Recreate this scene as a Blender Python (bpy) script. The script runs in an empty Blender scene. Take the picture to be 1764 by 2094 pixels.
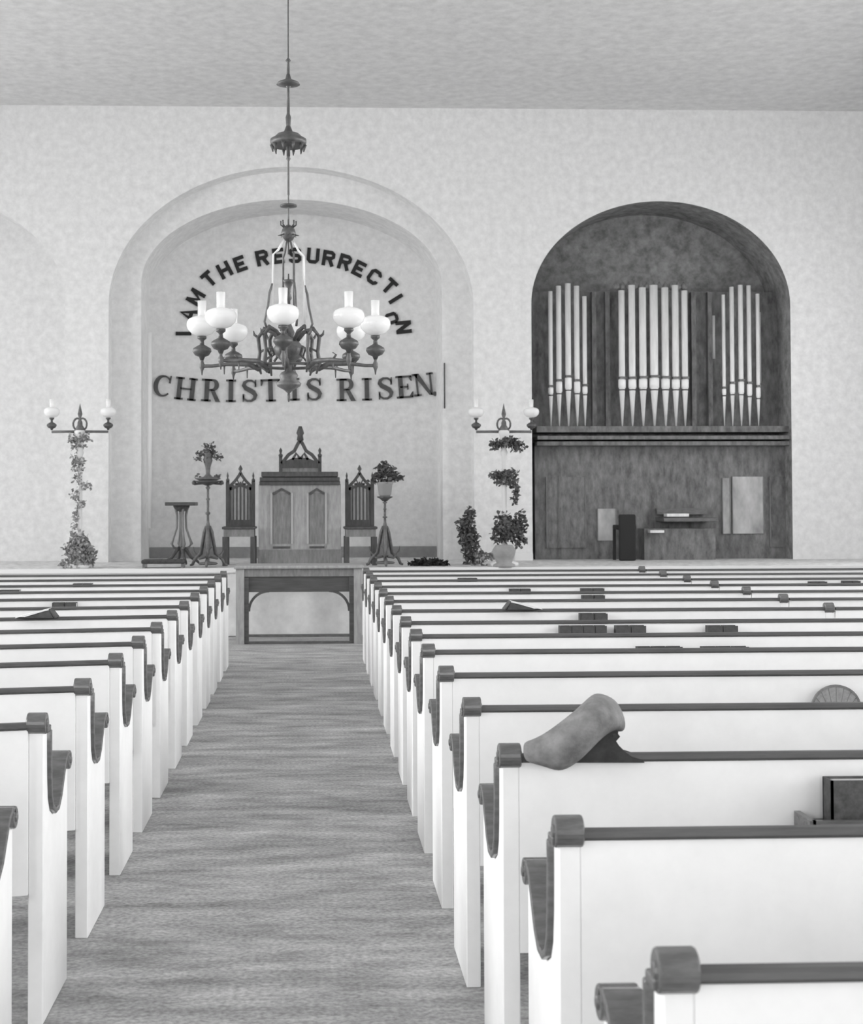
import bpy, bmesh, math, random
from mathutils import Vector, Matrix

# ------------------------------------------------------------------ camera, world, light
W, H = 1764, 2094
FPX = 2984.0
CAM_Z = 1.546
YAW, PITCH, ROLL = math.radians(2.2), math.radians(1.5), 0.003
PPX = 640 + FPX * math.tan(YAW)
PPY = 1027 - FPX * math.tan(PITCH)
SC = bpy.context.scene
C = SC.collection

cam_data = bpy.data.cameras.new('camera')
cam = bpy.data.objects.new('camera', cam_data)
C.objects.link(cam)
cam_data.sensor_fit = 'VERTICAL'
cam_data.sensor_height = 24.0
cam_data.lens = FPX / H * 24.0
cam_data.shift_x = (W / 2 - PPX) / H
cam_data.shift_y = -(H / 2 - PPY) / H
cam_data.clip_end = 200
ROT = Matrix.Rotation(-YAW, 4, 'Z') @ Matrix.Rotation(math.pi / 2 + PITCH, 4, 'X') @ Matrix.Rotation(-ROLL, 4, 'Z')
cam.matrix_world = Matrix.Translation((0, 0, CAM_Z)) @ ROT
cam_data.dof.use_dof = True
cam_data.dof.focus_distance = 6.5
cam_data.dof.aperture_fstop = 5.6
SC.camera = cam


def at(px, py, Y):
    """world point seen at photo position (px, py) on the vertical plane at distance Y"""
    v = ROT.to_3x3() @ Vector(((px - PPX) / FPX, (PPY - py) / FPX, -1.0))
    k = Y / v.y
    return Vector((v.x * k, Y, CAM_Z + v.z * k))


SC.view_settings.view_transform = 'Standard'
SC.view_settings.look = 'None'
SC.view_settings.gamma = 1
SC.view_settings.use_curve_mapping = False
SC.view_settings.exposure = -1.0
SC.cycles.use_denoising = True
SC.cycles.max_bounces = 10
SC.cycles.diffuse_bounces = 8
SC.cycles.transparent_max_bounces = 16

world = bpy.data.worlds.new('world')
SC.world = world
world.use_nodes = True
world.node_tree.nodes['Background'].inputs[0].default_value = (.9, .9, .9, 1)
world.node_tree.nodes['Background'].inputs[1].default_value = 1.0

REAR_POWER, LEFT_POWER, RIGHT_POWER = 520, 920, 700
XL, XR, YB, YW, YA, ZC = -7.6, 7.9, -7.5, 19.0, 20.3, 6.72


def area(name, loc, rot, sx, sz, power):
    l = bpy.data.lights.new(name, 'AREA')
    l.shape = 'RECTANGLE'
    l.size, l.size_y = sx, sz
    l.energy = power
    o = bpy.data.objects.new(name, l)
    o.location = loc
    o.rotation_euler = rot
    C.objects.link(o)


SIDE_Y = [-3.6, 0.6, 4.8, 9.0, 13.2, 16.7]  # front pair of unseen windows added to brighten the platform wall
SIDE_W = [.6, 1.0, 1.6, 1.4, 1.2, .6]
REAR_X = [-4.6, 0.15, 4.9]
for yy, ww in zip(SIDE_Y, SIDE_W):
    area('daylight_left', (XL - .9, yy, 3.5), (0, math.radians(-68), 0), 3.4, 1.5, LEFT_POWER * ww)
    area('daylight_right', (XR + .9, yy, 3.5), (0, math.radians(68), 0), 3.4, 1.5, RIGHT_POWER * ww)
for xx in REAR_X:
    area('daylight_rear', (xx, YB - .45, 3.3), (math.radians(90), 0, 0), 2.2, 3.6, REAR_POWER)


# ------------------------------------------------------------------ materials
def mat(name, g, rough=.6, vary=0.0, scale=6.0, stretch=(1, 1, 1), spec=.3, bump=0.0, detail=4):
    m = bpy.data.materials.new(name)
    m.use_nodes = True
    nt = m.node_tree
    b = nt.nodes['Principled BSDF']
    b.inputs['Roughness'].default_value = rough
    b.inputs['Specular IOR Level'].default_value = spec
    b.inputs['Base Color'].default_value = (g, g, g, 1)
    if vary or bump:
        tc = nt.nodes.new('ShaderNodeTexCoord')
        mp = nt.nodes.new('ShaderNodeMapping')
        mp.inputs['Scale'].default_value = stretch
        no = nt.nodes.new('ShaderNodeTexNoise')
        no.inputs['Scale'].default_value = scale
        no.inputs['Detail'].default_value = detail
        no.inputs['Roughness'].default_value = .65
        nt.links.new(tc.outputs['Object'], mp.inputs[0])
        nt.links.new(mp.outputs[0], no.inputs[0])
        if vary:
            r = nt.nodes.new('ShaderNodeValToRGB')
            lo, hi = max(0, g * (1 - vary)), min(1, g * (1 + vary))
            r.color_ramp.elements[0].position = .32
            r.color_ramp.elements[1].position = .68
            r.color_ramp.elements[0].color = (lo, lo, lo, 1)
            r.color_ramp.elements[1].color = (hi, hi, hi, 1)
            nt.links.new(no.outputs[0], r.inputs[0])
            nt.links.new(r.outputs[0], b.inputs['Base Color'])
        if bump:
            bp = nt.nodes.new('ShaderNodeBump')
            bp.inputs['Strength'].default_value = bump
            bp.inputs['Distance'].default_value = .01
            nt.links.new(no.outputs[0], bp.inputs['Height'])
            nt.links.new(bp.outputs[0], b.inputs['Normal'])
    return m


PLASTER = mat('plaster', .77, .9, .10, 10, spec=.1, detail=8)
PLASTER_C = mat('ceiling plaster', .66, .9, .12, 8, spec=.1, detail=8)
NICHE_P = mat('alcove plaster', .62, .9, .07, 9, spec=.1, detail=8)
WHITE = mat('white painted wood', .84, .45, .03, 10, spec=.3, detail=6)
TRIMW = mat('white trim', .78, .5)
DARKWOOD = mat('mahogany', .10, .22, .3, 14, (1, 4, 4), spec=.8)
RAILWOOD = mat('mahogany rail', .075, .45, .25, 10, (.4, 4, 4), spec=.4)
FURNWOOD = mat('dark furniture walnut', .072, .45, .3, 12, (3, 3, .8), spec=.4)
MIDWOOD = mat('walnut furniture', .20, .5, .25, 12, (3, 3, .6), spec=.4)
PALEWOOD = mat('walnut panel', .34, .45, .2, 10, (3, 3, .6), spec=.4)
EDGEWOOD = mat('bright moulding', .42, .4)
ORGANWOOD = mat('organ case wood', .17, .5, .45, 7, (2, 2, .8), spec=.3, detail=7)
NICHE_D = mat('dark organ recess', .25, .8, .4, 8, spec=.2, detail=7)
SHEENPANEL = mat('organ panel painted sheen', .40, .3, .4, 3, (1, 1, .5), spec=.6)
PIPEM = mat('pipe metal', .78, .3, .12, 5, (4, 4, .5), spec=.6)
PIPEL = mat('pipe mouth band', .92, .4)
BRONZE = mat('bronze', .075, .4, .3, 30, spec=.5)
BRONZE_L = mat('worn bronze', .11, .45, .3, 30, spec=.5)
LEAF = mat('dark foliage', .12, .6, .5, 22)
LEAF_L = mat('pale foliage', .30, .6, .5, 22)
LETTER_A = mat('black letter paper', .03, .8)
LETTER_B = mat('grey letter board', .10, .7, .2, 12)
BOOK = mat('dark book cloth', .07, .7, .3, 20)
BOOKPAGE = mat('book pages', .5, .8)
COAT = mat('grey wool', .19, .95, .3, 18, spec=.1, bump=.6)
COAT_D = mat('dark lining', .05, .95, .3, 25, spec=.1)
FAN = mat('woven palm leaf', .30, .9, .2, 60, (1, 1, 1))
POT = mat('clay pot', .3, .8)
POTW = mat('white pot', .6, .6)
PAPER = mat('paper', .7, .8)
FLOORM = mat('floorboards', .16, .7, .2, 6, (4, .3, 1))
STAGEM = mat('platform matting', .6, .95, .3, 12)
GREYM = mat('shade and pot grey', .28, .7, .15, 8)
CUSH = mat('dark seat upholstery', .06, .9, .3, 30)


def carpet_mat():
    m = mat('aisle carpet', .38, .98, .34, 2.6, (.9, 2.6, 1), spec=.05, detail=6)
    nt = m.node_tree
    b = nt.nodes['Principled BSDF']
    src = b.inputs['Base Color'].links[0].from_socket
    tc = nt.nodes.new('ShaderNodeTexCoord')
    no = nt.nodes.new('ShaderNodeTexNoise')
    no.inputs['Scale'].default_value = 55
    no.inputs['Detail'].default_value = 5
    nt.links.new(tc.outputs['Object'], no.inputs[0])
    mr = nt.nodes.new('ShaderNodeMapRange')
    mr.inputs[1].default_value = .3
    mr.inputs[2].default_value = .7
    mr.inputs[3].default_value = .72
    mr.inputs[4].default_value = 1.25
    nt.links.new(no.outputs[0], mr.inputs[0])
    mx = nt.nodes.new('ShaderNodeMix')
    mx.data_type = 'RGBA'
    mx.blend_type = 'MULTIPLY'
    mx.inputs[0].default_value = 1
    nt.links.new(src, mx.inputs[6])
    nt.links.new(mr.outputs[0], mx.inputs[7])
    nt.links.new(mx.outputs[2], b.inputs['Base Color'])
    bp = nt.nodes.new('ShaderNodeBump')
    bp.inputs['Strength'].default_value = .5
    nt.links.new(no.outputs[0], bp.inputs['Height'])
    nt.links.new(bp.outputs[0], b.inputs['Normal'])
    return m


CARPET = carpet_mat()


def glassy(name, alpha, g=.9, trans=0.0):
    """thin glass: part clear, part milky white"""
    m = bpy.data.materials.new(name)
    m.use_nodes = True
    nt = m.node_tree
    b = nt.nodes['Principled BSDF']
    b.inputs['Base Color'].default_value = (g, g, g, 1)
    b.inputs['Roughness'].default_value = .15
    b.inputs['Alpha'].default_value = alpha
    if trans:
        b.inputs['Subsurface Weight'].default_value = 0
        tl = nt.nodes.new('ShaderNodeBsdfTranslucent')
        tl.inputs[0].default_value = (g, g, g, 1)
        mx = nt.nodes.new('ShaderNodeMixShader')
        mx.inputs[0].default_value = trans
        out = nt.nodes['Material Output']
        nt.links.new(b.outputs[0], mx.inputs[1])
        nt.links.new(tl.outputs[0], mx.inputs[2])
        nt.links.new(mx.outputs[0], out.inputs[0])
    return m


PANE = glassy('window glass', .06)
CHIMNEY = glassy('clear lamp glass', .5, .95)
GLOBE = glassy('opal glass', 1.0, .95, .35)


# ------------------------------------------------------------------ mesh helpers
class MB:
    def __init__(s):
        s.bm = bmesh.new()
        s.smooth = False

    def box(s, x0, x1, y0, y1, z0, z1, mi=0):
        v = [s.bm.verts.new(p) for p in ((x0, y0, z0), (x1, y0, z0), (x1, y1, z0), (x0, y1, z0),
                                         (x0, y0, z1), (x1, y0, z1), (x1, y1, z1), (x0, y1, z1))]
        for f in ((0, 3, 2, 1), (4, 5, 6, 7), (0, 1, 5, 4), (1, 2, 6, 5), (2, 3, 7, 6), (3, 0, 4, 7)):
            s.bm.faces.new([v[i] for i in f]).material_index = mi
        return s

    def quad(s, a, b, c, d, mi=0):
        s.bm.faces.new([s.bm.verts.new(p) for p in (a, b, c, d)]).material_index = mi
        return s

    def tube(s, p0, p1, r0, r1=None, n=10, mi=0):
        r1 = r0 if r1 is None else r1
        return s.path([p0, p1], [r0, r1], n, mi)

    def path(s, pts, rads, n=8, mi=0):
        pts = [Vector(p) for p in pts]
        if not isinstance(rads, (list, tuple)):
            rads = [rads] * len(pts)
        rings = []
        for i, p in enumerate(pts):
            t = (pts[min(i + 1, len(pts) - 1)] - pts[max(i - 1, 0)]).normalized()
            ref = Vector((0, 0, 1)) if abs(t.z) < .9 else Vector((0, 1, 0))
            u = t.cross(ref).normalized()
            w = t.cross(u).normalized()
            rings.append([s.bm.verts.new(p + (u * math.cos(2 * math.pi * k / n) + w * math.sin(2 * math.pi * k / n)) * rads[i]) for k in range(n)])
        for a, b in zip(rings, rings[1:]):
            for k in range(n):
                f = s.bm.faces.new((a[k], a[(k + 1) % n], b[(k + 1) % n], b[k]))
                f.smooth = True
                f.material_index = mi
        for r, rev in ((rings[0], True), (rings[-1], False)):
            f = s.bm.faces.new(list(reversed(r)) if rev else r)
            f.material_index = mi
        return s

    def lathe(s, prof, cx=0, cy=0, cz=0, n=20, mi=0, sq=1.0):
        """profile [(r, z)] turned about the vertical axis"""
        rings = []
        for r, z in prof:
            r = max(r, .0004)
            rings.append([s.bm.verts.new((cx + r * math.cos(2 * math.pi * k / n), cy + r * math.sin(2 * math.pi * k / n) * sq, cz + z)) for k in range(n)])
        for a, b in zip(rings, rings[1:]):
            for k in range(n):
                f = s.bm.faces.new((a[k], a[(k + 1) % n], b[(k + 1) % n], b[k]))
                f.smooth = True
                f.material_index = mi
        s.bm.faces.new(list(reversed(rings[0]))).material_index = mi
        s.bm.faces.new(rings[-1]).material_index = mi
        return s

    def prism_x(s, poly, x0, x1, mi=0):
        """polygon [(y, z)] extruded along x"""
        a = [s.bm.verts.new((x0, y, z)) for y, z in poly]
        b = [s.bm.verts.new((x1, y, z)) for y, z in poly]
        n = len(poly)
        s.bm.faces.new(a).material_index = mi
        s.bm.faces.new(list(reversed(b))).material_index = mi
        for k in range(n):
            s.bm.faces.new((a[(k + 1) % n], a[k], b[k], b[(k + 1) % n])).material_index = mi
        return s

    def prism_y(s, poly, y0, y1, mi=0):
        """polygon [(x, z)] extruded along y"""
        a = [s.bm.verts.new((x, y0, z)) for x, z in poly]
        b = [s.bm.verts.new((x, y1, z)) for x, z in poly]
        n = len(poly)
        s.bm.faces.new(a).material_index = mi
        s.bm.faces.new(list(reversed(b))).material_index = mi
        for k in range(n):
            s.bm.faces.new((a[(k + 1) % n], a[k], b[k], b[(k + 1) % n])).material_index = mi
        return s

    def strip(s, pts, th, x0, x1, mi=0):
        """a board of thickness th laid along the line pts [(y, z)], from x0 to x1"""
        up, dn = [], []
        for i, (y, z) in enumerate(pts):
            a = pts[max(i - 1, 0)]
            b = pts[min(i + 1, len(pts) - 1)]
            t = Vector((b[0] - a[0], b[1] - a[1])).normalized()
            nrm = Vector((-t.y, t.x))
            up.append((y + nrm.x * th, z + nrm.y * th))
            dn.append((y, z))
        ra = [[s.bm.verts.new((x, y, z)) for y, z in ln] for ln in (dn, up) for x in (x0, x1)]
        a0, a1, b0, b1 = ra
        for i in range(len(pts) - 1):
            for p, q in ((a0, a1), (b1, b0), (b0, a0), (a1, b1)):
                f = s.bm.faces.new((p[i], p[i + 1], q[i + 1], q[i]))
                f.smooth = p in (a0, b1) and q in (a1, b0)
                f.material_index = mi
        for i in (0, -1):
            s.bm.faces.new((a0[i], a1[i], b1[i], b0[i])).material_index = mi
        return s

    def ribbon(s, pts, widths, y0, y1, closed=False, mi=0):
        """a stroke of varying width along pts [(x, z)], extruded from y0 to y1"""
        n = len(pts)
        L, R = [], []
        for i in range(n):
            a = pts[(i - 1) % n] if closed else pts[max(i - 1, 0)]
            b = pts[(i + 1) % n] if closed else pts[min(i + 1, n - 1)]
            t = Vector((b[0] - a[0], b[1] - a[1])).normalized()
            w = (widths[i] if isinstance(widths, (list, tuple)) else widths) / 2
            L.append((pts[i][0] - t.y * w, pts[i][1] + t.x * w))
            R.append((pts[i][0] + t.y * w, pts[i][1] - t.x * w))
        for i in range(n if closed else n - 1):
            j = (i + 1) % n
            s.prism_y([L[i], L[j], R[j], R[i]], y0, y1, mi)
        return s

    def leaf(s, p, size, rnd, mi=0):
        d = Vector((rnd.uniform(-1, 1), rnd.uniform(-1, 1), rnd.uniform(-1, .7))).normalized()
        u = d.cross(Vector((rnd.uniform(-1, 1), rnd.uniform(-1, 1), rnd.uniform(-1, 1)))).normalized()
        nn = d.cross(u) * size * .12
        a = Vector(p)
        pts = [a, a + d * size * .35 + u * size * .3 + nn, a + d * size * .7 + u * size * .24 + nn, a + d * size,
               a + d * size * .7 - u * size * .24 + nn, a + d * size * .35 - u * size * .3 + nn]
        v = [s.bm.verts.new(q) for q in pts]
        s.bm.faces.new((v[0], v[1], v[2], v[3])).material_index = mi
        s.bm.faces.new((v[0], v[3], v[4], v[5])).material_index = mi
        return s

    def build(s, name, m, parent=None, loc=None):
        bmesh.ops.recalc_face_normals(s.bm, faces=s.bm.faces)
        me = bpy.data.meshes.new(name)
        s.bm.to_mesh(me)
        s.bm.free()
        for x in (m if isinstance(m, (list, tuple)) else [m]):
            me.materials.append(x)
        o = bpy.data.objects.new(name, me)
        C.objects.link(o)
        if parent is not None:
            o.parent = parent
        if loc is not None:
            o.location = loc
        return o


def bevel(o, w=.005, seg=2):
    b = o.modifiers.new('edge', 'BEVEL')
    b.width = w
    b.segments = seg
    b.limit_method = 'ANGLE'
    return o


def tag(o, label, cat, group=None, kind=None):
    o['label'] = label
    o['category'] = cat
    if group:
        o['group'] = group
    if kind:
        o['kind'] = kind
    return o


def structure(o):
    o['kind'] = 'structure'
    return o


def thing(name, loc, label, cat, group=None, rz=0):
    o = bpy.data.objects.new(name, None)
    o.empty_display_size = .05
    C.objects.link(o)
    o.location = loc
    o.rotation_euler = (0, 0, rz)
    return tag(o, label, cat, group)


def dup(root, loc, label, group=None):
    def cp(o, parent):
        c = o.copy()
        C.objects.link(c)
        if parent is not None:
            c.parent = parent
        for ch in kids.get(o.name, []):
            cp(ch, c)
        return c
    kids = {}
    stack = [root]
    while stack:
        o = stack.pop()
        kids[o.name] = list(o.children)
        stack += kids[o.name]
    r = cp(root, None)
    r.location = loc
    r['label'] = label
    if group:
        r['group'] = group
    return r


def arc(cx, cz, a, b, t0, t1, n):
    return [(cx + a * math.cos(math.radians(t0 + (t1 - t0) * i / n)), cz + b * math.sin(math.radians(t0 + (t1 - t0) * i / n))) for i in range(n + 1)]


# ------------------------------------------------------------------ room shell
def arch_z(x, A):
    cx, a, zs, b = A
    u = (x - cx) / a
    return zs + b * math.sqrt(max(0, 1 - u * u)) if abs(u) <= 1 else None


def arched_wall(mb, Y, x0, x1, z0, z1, arches, mi=0, n=64):
    cuts = {x0, x1}
    for A in arches:
        cx, a = A[0], A[1]
        for i in range(n + 1):
            x = cx - a * math.cos(math.pi * i / n)
            if x0 <= x <= x1:
                cuts.add(x)
    xs = sorted(cuts)
    for xa, xb in zip(xs, xs[1:]):
        if xb - xa < 1e-6:
            continue
        xm = (xa + xb) / 2
        A = next((A for A in arches if abs(xm - A[0]) < A[1]), None)
        if A is None:
            mb.quad((xa, Y, z0), (xb, Y, z0), (xb, Y, z1), (xa, Y, z1), mi)
        else:
            za, zb = arch_z(xa, A) or A[2], arch_z(xb, A) or A[2]
            mb.quad((xa, Y, za), (xb, Y, zb), (xb, Y, z1), (xa, Y, z1), mi)


def reveal(mb, A, Y0, Y1, z0, mi=0, n=48):
    cx, a, zs, b = A
    pts = [(cx - a, z0)] + [(cx - a * math.cos(math.pi * i / n), zs + b * math.sin(math.pi * i / n)) for i in range(n + 1)] + [(cx + a, z0)]
    for p, q in zip(pts, pts[1:]):
        mb.quad((p[0], Y0, p[1]), (q[0], Y0, q[1]), (q[0], Y1, q[1]), (p[0], Y1, p[1]), mi)


ZP = .78
YP = 17.0
CXA = at(597, 800, YW).x
A_OUT = (CXA, 2.375, CAM_Z + 2.573, 1.815)
A_IN = (CXA, 1.99, CAM_Z + 2.90, 1.12)
CXO = at(1353, 800, YW).x
A_ORG = (CXO, 1.72, CAM_Z + 2.59, 1.37)
CXL = at(-142, 800, YW).x
A_LFT = (CXL, 1.72, CAM_Z + 2.59, 1.37)

mb = MB()
arched_wall(mb, YW, XL, XR, 0, ZC, [A_OUT, A_ORG, A_LFT])
arched_wall(mb, YW + .3, A_OUT[0] - 2.5, A_OUT[0] + 2.5, ZP, ZC - .3, [A_IN])
reveal(mb, A_OUT, YW, YW + .3, ZP - .02)
reveal(mb, A_IN, YW + .3, YA, ZP - .02)
mb.quad((CXA - 2.2, YA, ZP - .02), (CXA + 2.2, YA, ZP - .02), (CXA + 2.2, YA, 5.9), (CXA - 2.2, YA, 5.9))
reveal(mb, A_LFT, YW, YW + .5, ZP - .02)
mb.quad((CXL - 1.8, YW + .5, ZP - .02), (CXL + 1.8, YW + .5, ZP - .02), (CXL + 1.8, YW + .5, 5.7), (CXL - 1.8, YW + .5, 5.7))
structure(mb.build('wall_front', PLASTER))

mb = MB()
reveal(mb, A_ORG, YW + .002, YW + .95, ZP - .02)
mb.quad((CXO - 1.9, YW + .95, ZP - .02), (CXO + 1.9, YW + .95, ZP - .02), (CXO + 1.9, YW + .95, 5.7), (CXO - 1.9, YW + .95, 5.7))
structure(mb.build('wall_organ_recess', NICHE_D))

structure(MB().box(XL, XR, YB, YW + 1.7, -.1, -.012).build('floor', FLOORM))
structure(MB().box(XL, XR, YB, YA + .4, ZC, ZC + .1).build('ceiling', PLASTER_C))
mb = MB()
mb.box(XL, XR, YP, YA + .3, 0.001, ZP - .03)
structure(mb.build('wall_platform_riser', mat('platform riser paint', .82, .7, .1, 6)))
structure(MB().box(XL, XR, YP + .03, YA + .3, ZP - .03, ZP).build('floor_platform', STAGEM))
structure(MB().box(XL, XR, YP - .03, YP + .03, ZP - .045, ZP + .005).build('trim_1', TRIMW))
# light skirting on the pier beside the organ
bp0, bp1 = at(1052, 1150, YW).x, CXO - 1.72
structure(MB().box(bp0, bp1, YW - .03, YW, ZP, ZP + .09).build('baseboard_front', TRIMW))


def window_wall(name, axis, pos, a0, a1, centers, half, z0, z1, th):
    mb = MB()

    def bx(u0, u1, zz0, zz1):
        if axis == 'x':
            mb.box(min(pos, pos + th), max(pos, pos + th), u0, u1, zz0, zz1)
        else:
            mb.box(u0, u1, min(pos, pos + th), max(pos, pos + th), zz0, zz1)
    u = a0
    for c in centers:
        bx(u, c - half, 0, ZC)
        bx(c - half, c + half, 0, z0)
        bx(c - half, c + half, z1, ZC)
        u = c + half
    bx(u, a1, 0, ZC)
    structure(mb.build(name, PLASTER))


WZ0, WZ1 = 1.1, 4.7
window_wall('wall_left', 'x', XL, YB, YA + .4, SIDE_Y, .75, WZ0, WZ1, -.25)
window_wall('wall_right', 'x', XR, YB, YA + .4, SIDE_Y, .75, WZ0, WZ1, .25)
window_wall('wall_rear', 'y', YB, XL, XR, REAR_X, 1.1, WZ0, WZ1, -.25)
wn = 0
for side, pos, cs, half in (('x', XL - .12, SIDE_Y, .75), ('x', XR + .12, SIDE_Y, .75), ('y', YB - .12, REAR_X, 1.1)):
    for c in cs:
        wn += 1
        fr, gl = MB(), MB()

        def bx(m_, u0, u1, z0, z1, t):
            if side == 'x':
                m_.box(pos - t, pos + t, u0, u1, z0, z1)
            else:
                m_.box(u0, u1, pos - t, pos + t, z0, z1)
        for u in (-1, -.33, .33, 1):
            w_ = .03 if abs(u) == 1 else .015
            cu = c + u * (half - .03)
            bx(fr, cu - w_, cu + w_, WZ0, WZ1, .03)
        for k in range(7):
            z = WZ0 + .03 + (WZ1 - WZ0 - .06) * k / 6
            w_ = .03 if k in (0, 6) else .015
            bx(fr, c - half, c + half, z - w_, z + w_, .029)
        bx(gl, c - half, c + half, WZ0, WZ1, .002)
        f = structure(fr.build('window_%d' % wn, TRIMW))  # includes the added front pair of side windows
        gl.build('pane', PANE, f)

# grey strip painted in for the shade at the alcove foot
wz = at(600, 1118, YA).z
structure(MB().box(CXA - 1.985, CXA + 1.985, YA - .03, YA, ZP, wz).build('shade_strip', GREYM))

# aisle carpet
XA0, XA1 = -.80, .50
tag(MB().box(XL + .02, XR - .02, YB + .02, 16.95, -.012, 0).build('aisle_carpet', CARPET),
    'mottled grey carpet covering the middle aisle and running under the pews', 'carpet')

# ------------------------------------------------------------------ pews
PROF = [(.055, .862), (.056, .80), (.060, .72), (.072, .655), (.10, .615), (.15, .592), (.205, .592), (.255, .622),
        (.30, .672), (.335, .712), (.37, .728), (.40, .722)]


def end_panel_mesh(outer, inner):
    poly = [(0, 0), (.42, 0), (.42, .60), (.418, .70)] + list(reversed(PROF)) + [(.05, .875), (0, .875)]
    return MB().prism_x(poly, min(outer, inner), max(outer, inner))


def end_cap_mesh(outer, inner):
    mb = MB()
    a, b = min(outer, inner), max(outer, inner)
    mb.strip(PROF, .018, a, b)
    mb.strip([(0, .862), (.055, .862)], .018, a, b)
    # rolled scroll at the top of the back and at the front of the arm
    for (cy, cz, r, e) in ((.012, .889, .032, .005), (.405, .712, .030, 0)):
        n = 24
        mb.prism_x([(cy + r * math.cos(2 * math.pi * k / n), cz + r * math.sin(2 * math.pi * k / n)) for k in range(n)], a + e, b - e)
        mb.prism_x([(cy + r * .45 * math.cos(2 * math.pi * k / 12), cz + r * .45 * math.sin(2 * math.pi * k / 12)) for k in range(12)], a + e - .004, b - e + .004)
    return mb


def add_end(root, outer, s, y=0, knob=False):
    """outer = x of the aisle face of the pew end, s = direction towards the seat"""
    p = bevel(end_panel_mesh(outer + s * .013, outer + s * .058).build('end_panel', WHITE, root), .003, 1)
    p.location.y = y
    c = bevel(end_cap_mesh(outer, outer + s * .068).build('end_cap', DARKWOOD, root), .004, 2)
    c.location.y = y
    return p, c


def make_pew(x0, x1, skew=0.0, label='', group='', flat=.058, first_end=True):
    root = thing('pew', (0, 0, 0), label, 'pew', group)
    s0 = math.tan(math.radians(skew))

    def sh(o):
        if skew:
            for v in o.data.vertices:
                v.co.y += -abs(v.co.x - x1) * s0 if x1 < 0 else 0
        return o
    a, b = (x0 + flat if first_end else x0), x1 - flat
    sh(MB().box(a, b, .0, .024, .385, .872).build('backrest', WHITE, root))
    r = MB()
    r.prism_x([(-.007, .875), (-.009, .880), (-.006, .889), (.004, .893), (.024, .893), (.031, .887), (.031, .875)], a, b)
    sh(r.build('rail', RAILWOOD, root))
    sh(MB().box(a, b, .024, .41, .40, .435).build('seat', WHITE, root))
    sh(MB().box(a + .01, b - .01, .03, .405, .435, .47).build('seat_cushion', CUSH, root))
    sh(MB().box(a, b, .385, .405, .30, .40).build('seat_apron', WHITE, root))
    for k in (.34, .67):
        xm = a + (b - a) * k
        sh(MB().box(xm - .015, xm + .015, .03, .38, 0, .40).build('leg', WHITE, root))
    if first_end:
        add_end(root, x0, 1, y=-abs(x0 - x1) * s0 if x1 < 0 else 0)
    add_end(root, x1, -1)
    return root


XRA, XRB = .472, 3.20
XLA, XLB = -3.52, -.790
ROWS_R = [1.20, 2.034, 2.90, 3.77, 4.67, 5.57, 6.44, 7.20, 8.00, 8.87, 9.74, 10.58, 11.43, 12.28, 13.13, 13.98]
ORD = ['nearest', 'second', 'third', 'fourth', 'fifth', 'sixth', 'seventh', 'eighth', 'ninth', 'tenth', 'eleventh',
       'twelfth', 'thirteenth', 'fourteenth', 'fifteenth', 'sixteenth']
ROWS_R = ROWS_R[1:]
proto = None
for i, d in enumerate(ROWS_R):
    if i == len(ROWS_R) - 1:
        lab = 'white pew with brown rail right of the aisle, farthest row before the platform'
    elif i == 0:
        lab = 'white pew with brown rail right of the aisle, nearest row in the photo'
    else:
        lab = 'white pew with brown rail right of the aisle, %s row from the camera' % ORD[i]
    g = 'white pews in the block right of the aisle'
    if proto is None:
        proto = make_pew(XRA, XRB, 0, lab, g)
        proto.location = (0, d, 0)
    else:
        dup(proto, (0, d, 0), lab, g)

ROWS_L = [(3.53, 13), (4.40, 12), (5.26, 10.5), (6.13, 11), (6.92, 10), (7.72, 9), (8.56, 8), (9.36, 6.5), (10.20, 5), (11.02, 4), (11.84, 3),
          (12.66, 2.2), (13.45, 1.5), (14.0, 1)]
ROWS_L = ROWS_L[:13]
for i, (d, sk) in enumerate(ROWS_L):
    if i == len(ROWS_L) - 1:
        lab = 'white pew with brown rail left of the aisle, farthest row before the platform'
    elif i == 0:
        lab = 'white pew left of the aisle, nearest row, only its arm shown at the edge'
    else:
        lab = 'white pew with brown rail left of the aisle, %s row from the camera' % ORD[i]
    make_pew(XLA, XLB, sk, lab, 'white pews in the block left of the aisle').location = (0, d, 0)

# side block beyond the right-hand pew ends
sproto = None
for i, d in enumerate(ROWS_R):
    if i < 8:
        continue
    k = i - 8
    lab = 'white pew beyond the round end knobs, ' + ('nearest row of that side block' if k == 0 else ('farthest row of that side block' if i == len(ROWS_R) - 1 else '%s row of that side block' % ORD[k]))
    if sproto is None:
        sproto = make_pew(3.205, 7.3, 0, lab, 'white pews in the side block by the right wall', first_end=False)
        sproto.location = (0, d + .0, 0)
    else:
        dup(sproto, (0, d, 0), lab, 'white pews in the side block by the right wall')


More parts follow.
